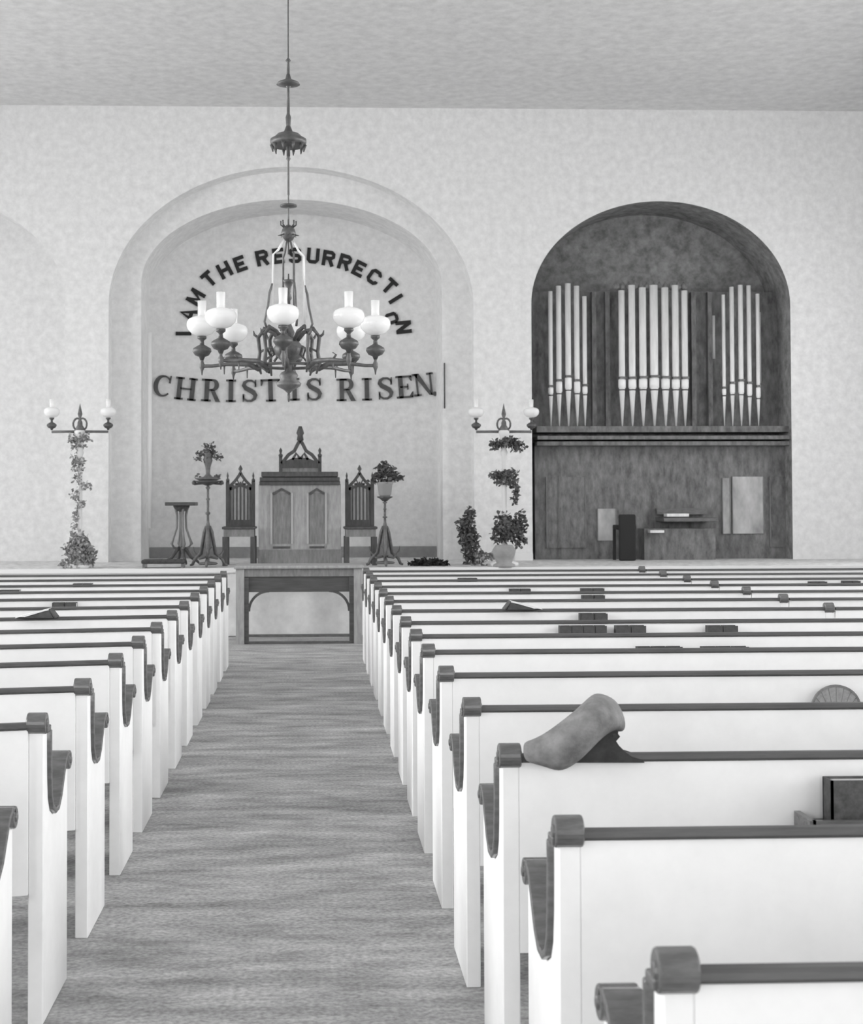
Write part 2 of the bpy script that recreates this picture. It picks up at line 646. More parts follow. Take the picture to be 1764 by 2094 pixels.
# ------------------------------------------------------------------ book racks and hymnals
def rack(px0, px1, ptop, row, where, nbooks=3, above=True, left=False):
    """a shallow open box on the back of the pew in the given row, holding hymnals"""
    rows = [r[0] for r in ROWS_L] if left else ROWS_R
    d = rows[row]
    yb = d - .003
    a, b = at(px0, ptop, yb - .04), at(px1, ptop, yb - .04)
    if left:
        sk = math.tan(math.radians(ROWS_L[row][1]))
        yb = d - abs((a.x + b.x) / 2 - XLB) * sk - .012
        a, b = at(px0, ptop, yb - .04), at(px1, ptop, yb - .04)
    zt = min(a.z, .868)
    zr = min(zt - .06, .75)
    w = b.x - a.x
    th = .09
    root = thing('book_rack', ((a.x + b.x) / 2, yb, zr - .09), 'brown book rack on the pew back ' + where, 'book rack', 'book racks on the pew backs')
    m_ = MB()
    m_.box(-w / 2 - .01, w / 2 + .01, -.012, 0, 0, .09)
    m_.box(-w / 2 - .01, w / 2 + .01, -th, 0, -.012, 0)
    m_.box(-w / 2 - .01, w / 2 + .01, -th - .012, -th, -.012, .07)
    m_.build('tray', DARKWOOD, root)
    for sx in (-1, 1):
        MB().box(sx * (w / 2 + .012) - .008, sx * (w / 2 + .012) + .008, -th - .012, 0, -.012, .10).build('bracket', DARKWOOD, root)
    first = None
    bw = w / nbooks
    for k in range(nbooks):
        hh = zt - (zr - .09)
        t = root.location + Vector((-w / 2 + bw * (k + .5), -.05, 0))
        lab = 'dark hymnal standing in the rack ' + where
        if first is None:
            first = thing('hymnal', t, lab, 'book', 'hymnals in the rack ' + where)
            cv = MB()
            cv.box(-bw * .48, bw * .48, -.030, -.024, 0, hh)
            cv.box(-bw * .48, bw * .48, .024, .030, 0, hh)
            cv.box(-bw * .48, -bw * .48 + .006, -.030, .030, 0, hh)
            cv.build('cover', BOOK, first)
            MB().box(-bw * .46 + .004, bw * .46, -.024, .024, .004, hh - .006).build('pages', BOOKPAGE if nbooks < 3 else BOOK, first)
        else:
            dup(first, t, lab)


rack(1443, 1505, 1279, 7, 'of the eighth row, right of three', 2)
rack(1256, 1318, 1279, 7, 'of the eighth row, middle of three', 2)
rack(1142, 1238, 1279, 7, 'of the eighth row, left of three', 4)
rack(1183, 1240, 1254, 8, 'of the ninth row from the camera', 2)
rack(1188, 1235, 1217, 10, 'of the eleventh row from the camera', 2)
rack(1186, 1234, 1203, 11, 'of the twelfth row, the right one', 2)
rack(1040, 1084, 1204, 11, 'of the twelfth row, the left one', 2)
rack(935, 975, 1182, 13, 'of the fourteenth row from the camera', 2)
rack(1300, 1392, 1322, 6, 'of the seventh row, left of two', 3)
rack(1432, 1527, 1322, 6, 'of the seventh row, right of two', 3)
rack(108, 158, 1228, 8, 'on the left block near the folded booklet', 2, left=True)
rack(150, 190, 1193, 11, 'on the left block, farthest in view', 2, left=True)
rack(0, 42, 1206, 10, 'on the left block at the photo edge', 2, left=True)
rack(1652, 1688, 1189, 12, 'in the side block, left of two', 2)
rack(1720, 1756, 1186, 12, 'in the side block, right of two', 2)

# the large rack at the right edge, with a big book standing in it
yb = ROWS_R[2] - .003
a, b = at(1645, 1668, yb - .06), at(1790, 1592, yb - .06)
t = thing('book_rack', ((a.x + b.x) / 2, yb, a.z - .12), 'large brown book rack at the right edge on the third pew back', 'book rack', 'book racks on the pew backs')
w = b.x - a.x
m_ = MB()
m_.box(-w / 2, w / 2, -.012, 0, 0, .10).box(-w / 2, w / 2, -.11, 0, -.012, 0).box(-w / 2, w / 2, -.122, -.11, -.012, .12)
m_.build('tray', DARKWOOD, t)
for sx in (-1, 1):
    MB().box(sx * w / 2 - .008, sx * w / 2 + .008, -.122, 0, -.012, .12).build('bracket', DARKWOOD, t)
bx0 = at(1690, 1592, yb - .06)
t2 = thing('large_book', (bx0.x + .09, yb - .06, a.z - .12), 'large dark book standing in the rack at the right edge', 'book')
hh = bx0.z - (a.z - .12)
MB().box(-.09, .09, -.032, -.026, 0, hh).box(-.09, .09, .026, .032, 0, hh).box(-.09, -.084, -.032, .032, 0, hh).build('cover', mat('grey book cloth', .085, .8, .35, 40), t2)
MB().box(-.083, .085, -.026, .026, .005, hh - .006).build('pages', BOOKPAGE, t2)

# folded papers tucked behind rails
for px, py, row, left, lab in ((1062, 1246, 8, False, 'small tented open booklet resting on a distant pew rail right of the aisle'),
                               (82, 1254, 6, True, 'small tented open booklet resting on a pew rail left of the aisle')):
    rows = [r[0] for r in ROWS_L] if left else ROWS_R
    d = rows[row]
    p = at(px, py, d)
    if left:
        d = d - abs(p.x - XLB) * math.tan(math.radians(ROWS_L[row][1]))
        p = at(px, py, d)
    w = .10
    t = thing('open_booklet', (p.x, d + .01, .893), lab, 'booklet')
    sgn = 1 if not left else -1
    MB().prism_y([(-w * sgn, 0), (-w * .6 * sgn, .052), (-w * .6 * sgn + .001 * sgn, .047), (-w * .9 * sgn, 0)], -.07, .05).build('cover', BOOK, t)
    MB().prism_y([(-w * .6 * sgn, .052), (w * 1.3 * sgn, .003), (w * 1.3 * sgn, 0), (-w * .6 * sgn, .044)], -.07, .05).build('pages', PAPER, t)
    MB().prism_y([(-w * .85 * sgn, 0), (-w * .6 * sgn, .043), (w * .9 * sgn, 0)], -.066, .046).build('back_cover', BOOK, t)

# round palm fan
p = at(1709, 1448, ROWS_R[4] - .05)
t = thing('palm_fan', (p.x, ROWS_R[4] - .05, p.z - .02), 'round grey palm leaf fan standing against a pew back, at the right edge', 'fan')
m_ = MB()
pts = [(.092 * math.cos(k * math.pi / 16), .02 + .085 * math.sin(k * math.pi / 16)) for k in range(17)]
m_.prism_y(pts + [(-.06, -.05), (0, -.085), (.06, -.05)], -.004, .004)
m_.build('blade', FAN, t)
MB().ribbon(pts, .008, -.006, .006).build('rim', COAT, t)
MB().tube((0, 0, -.08), (0, 0, -.22), .008).build('handle', MIDWOOD, t)
for k in range(7):
    ang = math.radians(30 + 20 * k)
    MB().tube((0, -.004, -.05), (.088 * math.cos(ang), -.004, .02 + .08 * math.sin(ang)), .0015, n=5).build('rib', COAT, t)

# coat rolled and slung over the third rail
def coat():
    d = ROWS_R[2]
    root = thing('coat', (at(1180, 1540, d).x, d, .89), 'grey coat bundled over the pew back beside the aisle, dark lining beneath', 'coat')
    o = root.location

    def L(px, py, dy):
        return at(px, py, d + dy) - o
    # body: rings from the left tip to the top right end
    secs = [  # (upper edge px), (lower edge px), depth offset centre, half depth
        ((1068, 1518), (1070, 1556), -.03, .015),
        ((1084, 1515), (1090, 1563), -.035, .03),
        ((1112, 1502), (1118, 1570), -.04, .045),
        ((1146, 1476), (1146, 1581), -.045, .06),
        ((1180, 1448), (1186, 1552), -.03, .075),
        ((1206, 1426), (1222, 1512), -.01, .085),
        ((1222, 1416), (1250, 1492), .02, .09),
        ((1246, 1424), (1268, 1500), .04, .08),
        ((1266, 1438), (1276, 1488), .05, .06)]
    m_ = MB()
    rings = []
    n = 16
    for k, (u, l, dy, hd) in enumerate(secs):
        U, Lw = L(u[0], u[1], dy), L(l[0], l[1], dy)
        c = (U + Lw) / 2
        ax = (U - Lw) / 2
        ring = []
        for j in range(n):
            t_ = 2 * math.pi * j / n
            wob = 1 + .05 * math.sin(3 * t_ + k) + .03 * math.sin(7 * t_ + 2 * k)
            ring.append(m_.bm.verts.new(c + ax * math.cos(t_) * wob + Vector((0, hd * math.sin(t_), 0))))
        rings.append(ring)
    for a_, b_ in zip(rings, rings[1:]):
        for j in range(n):
            f = m_.bm.faces.new((a_[j], a_[(j + 1) % n], b_[(j + 1) % n], b_[j]))
            f.smooth = True
    m_.bm.faces.new(rings[0])
    m_.bm.faces.new(rings[-1])
    c_ = m_.build('body', COAT, root)
    ss = c_.modifiers.new('s', 'SUBSURF')
    ss.levels = ss.render_levels = 2
    # hanging sleeve and lining resting on the rail
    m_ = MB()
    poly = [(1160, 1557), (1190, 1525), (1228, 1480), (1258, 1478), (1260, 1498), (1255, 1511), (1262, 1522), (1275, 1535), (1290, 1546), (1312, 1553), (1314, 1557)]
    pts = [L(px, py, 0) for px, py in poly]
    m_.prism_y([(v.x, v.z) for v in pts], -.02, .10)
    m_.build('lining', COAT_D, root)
    m_ = MB()
    m_.path([L(1256, 1462, .02), L(1260, 1484, .0), L(1257, 1503, -.01), L(1250, 1520, -.01)], [.022, .02, .014, .006], 10)
    m_.build('sleeve', mat('coat sleeve wool', .09, .95, .2, 25), root)


coat()


# ------------------------------------------------------------------ communion table in the aisle
YT = 16.0
tp0, tp1 = at(482, 1158, YT), at(740, 1155, YT)
zt = (tp0.z + tp1.z) / 2
cx = (tp0.x + tp1.x) / 2
hw = (tp1.x - tp0.x) / 2
t = thing('communion_table', (cx, YT, 0), 'wooden communion table with arched brackets standing at the head of the aisle', 'table')
hz = zt
bevel(MB().box(-hw - .02, hw + .02, -.03, .62, hz - .035, hz).build('tabletop', PALEWOOD, t), .01)
m_ = MB().box(-hw + .05, hw - .05, .012, .032, hz - .12, hz - .035).box(-hw + .05, hw - .05, .56, .58, hz - .13, hz - .035)
m_.build('apron', MIDWOOD, t)
for sx in (-1, 1):
    for yy in (.0, .52):
        MB().box(sx * (hw - .045) - .045, sx * (hw - .045) + .045, yy, yy + .08, 0, hz - .035).build('leg', PALEWOOD if yy == 0 else DARKWOOD, t)
    MB().box(sx * (hw - .115) - .025, sx * (hw - .115) + .025, .01, .06, .02, hz - .13).build('inner_post', RAILWOOD, t)
    m_ = MB()
    xa = sx * (hw - .14)
    m_.ribbon([(xa - sx * .22 * (1 - math.cos(math.radians(a_))), hz - .50 + .22 * math.sin(math.radians(a_))) for a_ in range(0, 91, 10)], .028, .034, .07)
    m_.build('bracket', RAILWOOD, t)
MB().box(-hw + .1, hw - .1, .04, .08, hz - .29, hz - .12).build('shade_valance', RAILWOOD, t)  # kept deep and dark to carry the shade under the tabletop
m_ = MB().box(-hw + .09, hw - .09, .02, .06, .075, .105)
m_.build('stretcher', DARKWOOD, t)
MB().box(-hw + .06, hw - .06, .018, .06, .0, .03).build('foot_rail', DARKWOOD, t)


# ------------------------------------------------------------------ platform furniture
def pxm(Y):
    return Y / FPX       # metres per photo pixel at distance Y


def gothic_chair(px0, px1, Y, where):
    k = pxm(Y)
    c = at((px0 + px1) / 2, 1150, Y)
    w = (px1 - px0) * k
    root = thing('gothic_chair', (c.x, Y, ZP), 'carved wooden chair with a pointed gothic back, ' + where, 'chair', 'pair of gothic chairs beside the pulpit')
    hw_ = w / 2
    z = lambda py: at((px0 + px1) / 2, py, Y).z - ZP
    zs, zsb = z(1076), z(1096)
    bevel(MB().box(-hw_, hw_, -.42, .04, zs - .03, zs).build('seat', FURNWOOD, root), .008)
    MB().box(-hw_ + .02, hw_ - .02, -.40, .02, zsb, zs - .03).build('seat_rail', MIDWOOD, root)
    for sx in (-1, 1):
        for y in (-.40, 0):
            MB().box(sx * (hw_ - .035) - .03, sx * (hw_ - .035) + .03, y, y + .05, 0, zsb).build('leg', FURNWOOD, root)
        bw = hw_ - .045
        MB().box(sx * bw - .022, sx * bw + .022, 0, .045, zs, z(986)).lathe([(.02, 0), (.022, .03), (.008, .05), (.014, .08), (.001, z(973) - z(986) + .05)], sx * bw, .022, z(986), 10).build('back_post', FURNWOOD, root)
    bw = hw_ - .067
    zt0, zt1, ztip = z(1063), z(995), z(970)
    # back: bottom board, tracery mullions, pointed head
    MB().box(-bw, bw, .005, .04, zs, zt0).build('lower_board', FURNWOOD, root)
    m_ = MB()
    for q in (-.66, -.33, 0, .33, .66):
        m_.box(q * bw - .011, q * bw + .011, .01, .035, zt0, zt1 + (1 - abs(q)) * .06)
    m_.box(-bw, -bw * .8, .008, .037, zt0, zt1).box(bw * .8, bw, .008, .037, zt0, zt1)
    m_.build('tracery', FURNWOOD, root)
    m_ = MB()
    m_.ribbon([(-bw, zt1), (-bw * .5, zt1 + (ztip - zt1) * .45), (-bw * .16, ztip - .02), (0, ztip + .02)], .035, .005, .04)
    m_.ribbon([(bw, zt1), (bw * .5, zt1 + (ztip - zt1) * .45), (bw * .16, ztip - .02), (0, ztip + .02)], .035, .005, .04)
    m_.ribbon([(-bw, zt1 - .03), (0, zt1 + .02), (bw, zt1 - .03)], .04, .008, .037)
    m_.ribbon([(-bw * .5, zt1 + .03), (-.02, zt1 + .04), (-.045, z(980)), (0, ztip)], .02, .01, .036)
    m_.ribbon([(bw * .5, zt1 + .03), (.02, zt1 + .04), (.045, z(980)), (0, ztip)], .02, .01, .036)
    m_.build('pointed_head', FURNWOOD, root)
    MB().lathe([(.012, 0), (.02, .02), (.01, .04), (.028, .065), (.02, .085), (.001, .12)], 0, .022, ztip, 10).build('finial', FURNWOOD, root)
    MB().box(-bw, bw, .012, .02, zt0, zt1).build('back_board', PALEWOOD, root)


gothic_chair(458, 525, 18.1, 'left of the pulpit')
gothic_chair(702, 769, 18.1, 'right of the pulpit')

# throne behind the pulpit: only its crest shows above the desk
Y = 18.93
k = pxm(Y)
cc = at(614, 1100, Y)
z = lambda py: at(614, py, Y).z - ZP
t = thing('throne_chair', (cc.x, Y, ZP), 'tall gothic throne whose gabled crest rises behind the pulpit', 'chair')
MB().box(-.30, .30, -.40, .0, .40, .46).build('seat', FURNWOOD, t)
for sx in (-1, 1):
    MB().box(sx * .27 - .03, sx * .27 + .03, -.40, -.34, 0, .40).build('leg', FURNWOOD, t)
    MB().box(sx * 40 * k - .022, sx * 40 * k + .022, 0, .05, 0, z(935)).lathe([(.022, 0), (.03, .03), (.012, .05), (.022, .09), (.001, z(915) - z(935))], sx * 40 * k, .025, z(935), 10).build('back_post', FURNWOOD, t)
MB().box(-38 * k, 38 * k, .01, .03, .46, z(955)).build('back_board', MIDWOOD, t)
m_ = MB()
for sx in (-1, 1):
    m_.ribbon([(sx * 38 * k, z(948)), (sx * 24 * k, z(930)), (sx * 12 * k, z(922)), (sx * 5 * k, z(908)), (0, z(900))], .045, .0, .045)
    m_.ribbon([(sx * 16 * k, z(940)), (sx * 8 * k, z(927)), (sx * 3 * k, z(935)), (0, z(938))], .035, .005, .04)
m_.prism_y([(-38 * k, z(957)), (38 * k, z(957)), (36 * k, z(945)), (14 * k, z(936)), (-14 * k, z(936)), (-36 * k, z(945))], .005, .04)
m_.build('gable', FURNWOOD, t)
MB().lathe([(.02, 0), (.045, .02), (.035, .08), (.05, .11), (.035, .16), (.02, .20), (.001, z(878) - z(903))], 0, .022, z(903), 12).build('finial', FURNWOOD, t)

# pulpit
Y = 17.85
k = pxm(Y)
cc = at(613, 1100, Y)
z = lambda py: at(613, py, Y).z - ZP
t = thing('pulpit', (cc.x, Y, ZP), 'broad wooden pulpit desk with two tall front panels and moulded top', 'pulpit')
bw = 84 * k
bevel(MB().box(-bw, bw, 0, .5, 0, z(990)).build('body', PALEWOOD, t), .006)
m_ = MB().box(-bw + .01, bw - .01, -.03, .53, z(992), z(984)).box(-78 * k - .02, 78 * k + .02, -.05, .55, z(984), z(976)).box(-78 * k, 78 * k, -.07, .57, z(975), z(965))
bevel(m_.build('desk_top', FURNWOOD, t), .006)
MB().box(-bw - .01, bw + .01, -.02, .5, 0, z(1124)).build('plinth', MIDWOOD, t)
for (pa, pb) in ((555, 597), (629, 666)):
    xa, xb = (pa - 613) * k, (pb - 613) * k
    f = MB()
    f.box(xa - .012, xa + .012, -.018, 0, z(1112), z(1008))
    f.box(xb - .012, xb + .012, -.018, 0, z(1112), z(1008))
    pn = f.build('panel_frame', EDGEWOOD, t)
    MB().box(xa + .018, xb - .018, -.006, 0, z(1112), z(1008)).build('panel', MIDWOOD, pn)
    MB().ribbon([(xa + .02, z(1010)), ((xa + xb) / 2, z(1000)), (xb - .02, z(1010))], .03, -.02, 0).build('arch_moulding', FURNWOOD, pn)
    MB().box(xa + .02, xb - .02, -.016, 0, z(1121), z(1117)).build('lower_bead', FURNWOOD, pn)

# pedestal stand (left)
Y = 17.8
k = pxm(Y)
cc = at(371, 1100, Y)
z = lambda py: at(371, py, Y).z - ZP
t = thing('pedestal_stand', (cc.x, Y, ZP), 'small pedestal table with square top and curved legs, left of the flower stand', 'table')
bevel(MB().box(-31 * k, 31 * k, -.17, .17, z(1034), z(1027)).build('tabletop', FURNWOOD, t), .006)
MB().lathe([(.03, z(1046)), (.08, z(1042)), (.10, z(1036)), (.10, z(1034))], n=16).build('collar', FURNWOOD, t)
for a_ in (0, 90, 180, 270):
    ca, sa = math.cos(math.radians(a_ + 20)), math.sin(math.radians(a_ + 20))
    MB().path([(ca * r_, sa * r_, z(p_)) for r_, p_ in ((.07, 1040), (.055, 1055), (.06, 1080), (.10, 1100), (.125, 1112), (.09, 1120), (.03, 1122))], [.018, .014, .013, .013, .02, .016, .012], 8).build('scroll_leg', MIDWOOD, t)
    MB().path([(ca * r_, sa * r_, max(.015, z(p_))) for r_, p_ in ((.02, 1120), (.06, 1125), (.12, 1140), (.19, 1147), (.22, 1152))], [.025, .025, .02, .018, .012], 8).build('foot', FURNWOOD, t)
MB().lathe([(.02, z(1122)), (.03, z(1116)), (.015, z(1100)), (.02, z(1060)), (.03, z(1046))], n=12).build('column', MIDWOOD, t)


def clump(name, mat_, pts, size, n, seed, label, cat, group=None, stems=None):
    """loose foliage: leaves scattered in ellipsoids pts = [(x, y, z, rx, rz)]"""
    rnd = random.Random(seed)
    m_ = MB()
    cx_ = sum(p[0] for p in pts) / len(pts)
    cy_ = sum(p[1] for p in pts) / len(pts)
    cz_ = min(p[2] - p[4] for p in pts)
    tot = sum(p[3] * p[4] for p in pts)
    for (x, y, z_, rx, rz_) in pts:
        for q in range(max(6, int(n * rx * rz_ / tot))):
            while True:
                a_, b_, c_ = (rnd.uniform(-1, 1) for _ in range(3))
                if a_ * a_ + b_ * b_ + c_ * c_ <= 1:
                    break
            m_.leaf((x + a_ * rx - cx_, y + b_ * min(rx, .18) - cy_, z_ + c_ * rz_ - cz_), size * rnd.uniform(.6, 1.2), rnd)
    root = thing(name, (cx_, cy_, cz_), label, cat, group)
    m_.build('foliage', mat_, root)
    if stems:
        s_ = MB()
        for a_, b_ in stems:
            s_.path([Vector(a_) - root.location, (Vector(a_) + Vector(b_)) / 2 - root.location + Vector((.02, 0, 0)), Vector(b_) - root.location], .008, 6)
        s_.build('stem', LEAF, root)
    return root


def flower_stand(pc, Y, ztop_px, dish_px, base_px, disk_w, where, big):
    k = pxm(Y)
    cc = at(pc, 1100, Y)
    z = lambda py: at(pc, py, Y).z - ZP
    root = thing('flower_stand', (cc.x, Y, ZP), 'tall metal flower stand with gothic tripod foot, ' + where, 'plant stand', 'pair of flower stands beside the pulpit')
    MB().lathe([(.004, z(dish_px) - .05), (.03, z(dish_px) - .045), (disk_w * .6, z(dish_px) - .02), (disk_w, z(dish_px)), (disk_w, z(dish_px) + .012), (.01, z(dish_px) + .012)], n=20).build('dish', BRONZE, root)
    prof = [(.018, z(base_px)), (.03, z(base_px) + .04), (.016, z(base_px) + .1)]
    zz, z1_ = z(base_px) + .1, z(dish_px) - .05
    for q, r_ in ((.2, .014), (.22, .028), (.27, .028), (.29, .014), (.6, .014), (.63, .026), (.67, .014), (.9, .014), (.95, .03), (1, .012)):
        prof.append((r_, zz + (z1_ - zz) * q))
    MB().lathe(prof, n=12).build('pole', BRONZE_L, root)
    for a_ in (-90, 30, 150):
        ca, sa = math.cos(math.radians(a_)), math.sin(math.radians(a_))
        m_ = MB()
        m_.path([(ca * r_, sa * r_, max(.02, zq)) for r_, zq in ((.02, z(base_px) + .05), (.05, z(base_px) - .02), (.10, .16), (.19, .09), (.22, .03), (.25, .02))], [.02, .022, .022, .02, .018, .014], 8)
        m_.path([(ca * r_, sa * r_, zq) for r_, zq in ((.03, .12), (.12, .10), (.20, .18), (.21, .24))], [.014, .014, .012, .004], 8)
        m_.build('foot', BRONZE_L, root)
    MB().lathe([(.10, .03), (.12, .045), (.10, .06), (.02, .07), (.02, .2), (.05, .24), (.02, z(base_px) + .01)], n=12).build('base_hub', BRONZE_L, root)
    return root, cc, z


t, cc, z = flower_stand(425, 17.4, 905, 985, 1085, 26 * pxm(17.4), 'left of the left gothic chair', True)
Y = 17.4
k = pxm(Y)
m_ = MB()
for sx in (-1, 1):
    m_.path([(0, 0, z(987)), (sx * 16 * k, -.01, z(989)), (sx * 27 * k, -.01, z(990)), (sx * 29 * k, -.01, z(983))], [.014, .012, .016, .01], 8)
    m_.lathe([(.02, 0), (.03, .02), (.012, .05)], sx * 28 * k, -.01, z(991), 10)
m_.build('handle', BRONZE, t)
t = thing('bronze_vase', (cc.x, Y, ZP + z(985) + .012), 'slender bronze vase holding flowers on the left flower stand', 'vase')
zz = z(985) + .012
MB().lathe([(.10, 0), (.15, .02), (.15, .03), (.05, .05), (.025, .08), (.03, .16), (.055, .24), (.045, .30), (.06, .33), (.05, .33), (.035, .28)], n=16).build('bowl', BRONZE_L, t)
fl = [(at(px, py, Y).x, Y, at(px, py, Y).z, rx * k, rz_ * k) for px, py, rx, rz_ in ((427, 912, 12, 6), (410, 928, 9, 6), (441, 928, 10, 6), (403, 937, 7, 4), (447, 936, 8, 5), (427, 922, 10, 8), (425, 940, 8, 6), (400, 974, 6, 3), (446, 973, 8, 3))]
clump('cut_flowers', LEAF, fl, .05, 210, 5, 'spray of dark flowers and leaves in the bronze vase', 'flowers')

t, cc, z = flower_stand(787, 17.4, 945, 1017, 1085, 16 * pxm(17.4), 'right of the right gothic chair', False)
m_ = MB().lathe([(.06, 0), (.075, .02), (.09, .14), (.10, .15), (.10, .17), (.085, .17), (.07, .15)], n=18)
t = thing('flower_pot', (cc.x, 17.4, ZP + z(1017) + .012), 'pale flower pot standing on the right flower stand', 'pot')
m_.build('bowl', POT, t)
MB().lathe([(.001, .14), (.08, .145), (.001, .150)], n=14).build('soil', BOOK, t)
fl = [(at(px, py, Y).x, Y, at(px, py, Y).z, rx * k, rz_ * k) for px, py, rx, rz_ in ((790, 962, 17, 12), (775, 974, 15, 8), (800, 972, 14, 9), (815, 978, 9, 4), (786, 948, 5, 6), (773, 955, 6, 4), (762, 982, 8, 5), (788, 984, 14, 5), (822, 974, 5, 3))]
clump('potted_plant', LEAF, fl, .06, 420, 6, 'bushy leafy plant spreading from the pale pot on the right stand', 'plant')

# low basket of greenery at the right of the alcove
pl = at(873, 1160, 17.5)
fl = [(at(px, py, 17.5).x, 17.5, max(at(px, py, 17.5).z, ZP + .03), rx * k, rz_ * k) for px, py, rx, rz_ in ((850, 1157, 14, 5), (872, 1152, 16, 8), (895, 1153, 14, 8), (908, 1158, 8, 4))]
t = clump('low_fern', mat('black green leaves', .03, .6, .4, 20), fl, .06, 420, 8, 'low dark mound of greenery on the platform right of the flower stands', 'plant')

# things on the platform left of the flower stand: a low stool
t = thing('kneeling_stool', (at(335, 1160, 17.3).x, 17.3, ZP), 'low dark kneeling stool on the platform beneath the pedestal table', 'stool')
wv = 88 * pxm(17.3) / 2
bevel(MB().box(-wv, wv, -.12, .14, .05, .10).build('cushion', CUSH, t), .02)
for sx in (-1, 1):
    MB().box(sx * (wv - .03) - .015, sx * (wv - .03) + .015, -.11, .13, 0, .05).build('leg', DARKWOOD, t)

# thin white upright added as the lit strip of the left alcove reveal
p0, p1 = at(301, 1080, YW + .34), at(301, 680, YW + .34)
tag(MB().lathe([(.028, 0), (.028, p1.z - p0.z)], n=10).build('lit_strip', TRIMW, loc=(p0.x + .03, YW + .36, p0.z)),
    'thin white upright strip standing for the lit left reveal of the alcove', 'pipe')
p0, p1 = at(909, 835, YW + .27), at(905, 742, YW + .27)  # thin dark upright at the right edge of the alcove
tag(MB().lathe([(.009, 0), (.009, p1.z - p0.z)], n=8).build('dark_line', LETTER_B, loc=(p0.x, YW + .28, p0.z)),
    'thin dark upright line beside the full stop of the lower motto', 'cord')


# ------------------------------------------------------------------ oil lamps
def lamp_parts(root, x, y, z0, s=1.0, chimney=True, n=18):
    """font, burner, globe and chimney standing on z0"""
    MB().lathe([(.012 * s, 0), (.02 * s, .02 * s), (.045 * s, .03 * s), (.062 * s, .055 * s), (.058 * s, .075 * s), (.03 * s, .092 * s), (.015 * s, .10 * s), (.013 * s, .125 * s), (.03 * s, .14 * s), (.03 * s, .155 * s)], x, y, z0, n).build('font', BRONZE, root)
    gz = z0 + .16 * s
    prof = [(.035, 0), (.066, .012), (.092, .038), (.1, .065), (.098, .088), (.088, .106), (.06, .120), (.032, .126)]
    MB().lathe([(r_ * s, q * s) for r_, q in prof], x, y, gz, n).build('globe', GLOBE, root)
    ch = MB()
    ch.lathe([(.028 * s, .12 * s), (.026 * s, .15 * s), (.029 * s, .225 * s)], x, y, gz, 12)
    ch.build('chimney', CHIMNEY, root)


def standing_lamp(pc, Y, where):
    k = pxm(Y)
    cc = at(pc, 1100, Y)
    z = lambda py: at(pc, py, Y).z - ZP
    root = thing('lamp_standard', (cc.x, Y, ZP), 'tall two-armed oil lamp standard wound with ivy, ' + where, 'lamp', 'two oil lamp standards on the platform')
    za = z(883)
    MB().lathe([(.17, 0), (.17, .04), (.06, .07), (.04, .15), (.03, .25), (.028, za - .3), (.045, za - .25), (.03, za - .2), (.05, za - .05), (.07, za), (.03, za + .04)], n=14).build('pole', mat('pale lamp post', .7, .6), root)
    for sx in (-1, 1):
        MB().path([(0, 0, za), (sx * .15, 0, za + .002), (sx * 57 * k, 0, za)], [.018, .015, .015], 8).build('arm', BRONZE_L, root)
        lamp_parts(root, sx * 57 * k, 0, za + .02, .95)
        MB().path([(sx * (.03 + .05 * math.sin(math.radians(a_))), 0, za + .02 + .07 * (1 - math.cos(math.radians(a_)))) for a_ in range(0, 300, 25)], .012, 7).build('scroll', BRONZE_L, root)
    MB().lathe([(.04, 0), (.06, .03), (.03, .08), (.02, .12), (.012, .16), (.028, .21), (.02, .25), (.001, z(825) - za)], 0, 0, za, 12).build('finial', BRONZE_L, root)
    return cc, k


Y = 17.4
cc, k = standing_lamp(163, Y, 'left of the alcove')


def px_pts(lst, Y, k):
    return [(at(a_, b_, Y).x, Y - .03, at(a_, b_, Y).z, rx * k, rz_ * k) for a_, b_, rx, rz_ in lst]


clump('ivy_garland', LEAF_L, px_pts(((163, 895, 24, 12), (162, 912, 15, 10), (150, 900, 12, 6), (175, 896, 12, 8), (155, 945, 9, 22), (168, 950, 7, 16), (158, 975, 9, 12), (175, 993, 16, 8), (155, 1010, 11, 10), (165, 1030, 9, 10), (157, 1052, 7, 14), (154, 1075, 7, 12)), Y, k), .045, 620, 11,
      'pale ivy twining thinly down the lamp standard left of the alcove', 'ivy')
clump('leafy_bush', LEAF_L, px_pts(((162, 1102, 20, 16), (160, 1125, 32, 22), (160, 1150, 38, 14), (180, 1135, 20, 18)), Y, k), .055, 900, 12,
      'rounded bush at the foot of the left lamp standard', 'plant')
cc, k = standing_lamp(1031, Y, 'between the alcove and the organ')
clump('ivy_garland', LEAF, px_pts(((1012, 910, 14, 10), (1038, 902, 18, 9), (1057, 910, 16, 16), (1030, 905, 24, 7)), Y, k), .05, 420, 13,
      'dark clump of ivy hung just below the arms of the right lamp standard', 'ivy')
clump('ivy_garland', LEAF, px_pts(((1036, 968, 22, 10), (1012, 972, 14, 8), (1046, 985, 14, 10), (1054, 1003, 7, 14), (1052, 1022, 6, 10), (1028, 985, 16, 6)), Y, k), .05, 520, 14,
      'ragged ivy swag hung halfway up the right lamp standard', 'ivy')
clump('potted_plant', LEAF, px_pts(((1040, 1082, 34, 24), (1028, 1060, 16, 12), (1062, 1070, 12, 22), (1018, 1095, 14, 16), (1062, 1105, 12, 14), (1064, 1050, 5, 8)), Y, k), .07, 620, 15,
      'large leaved plant rising from a pot at the foot of the right lamp standard', 'plant')
p = at(1031, 1160, Y - .35)
t = thing('flower_pot', (p.x, Y - .33, ZP), 'grey round pot beneath the large leaved plant by the right lamp standard', 'pot')
MB().lathe([(.13, 0), (.13, .03), (.09, .05), (.12, .12), (.14, .20), (.10, .26), (.09, .26), (.11, .20)], n=18).build('bowl', GREYM, t)
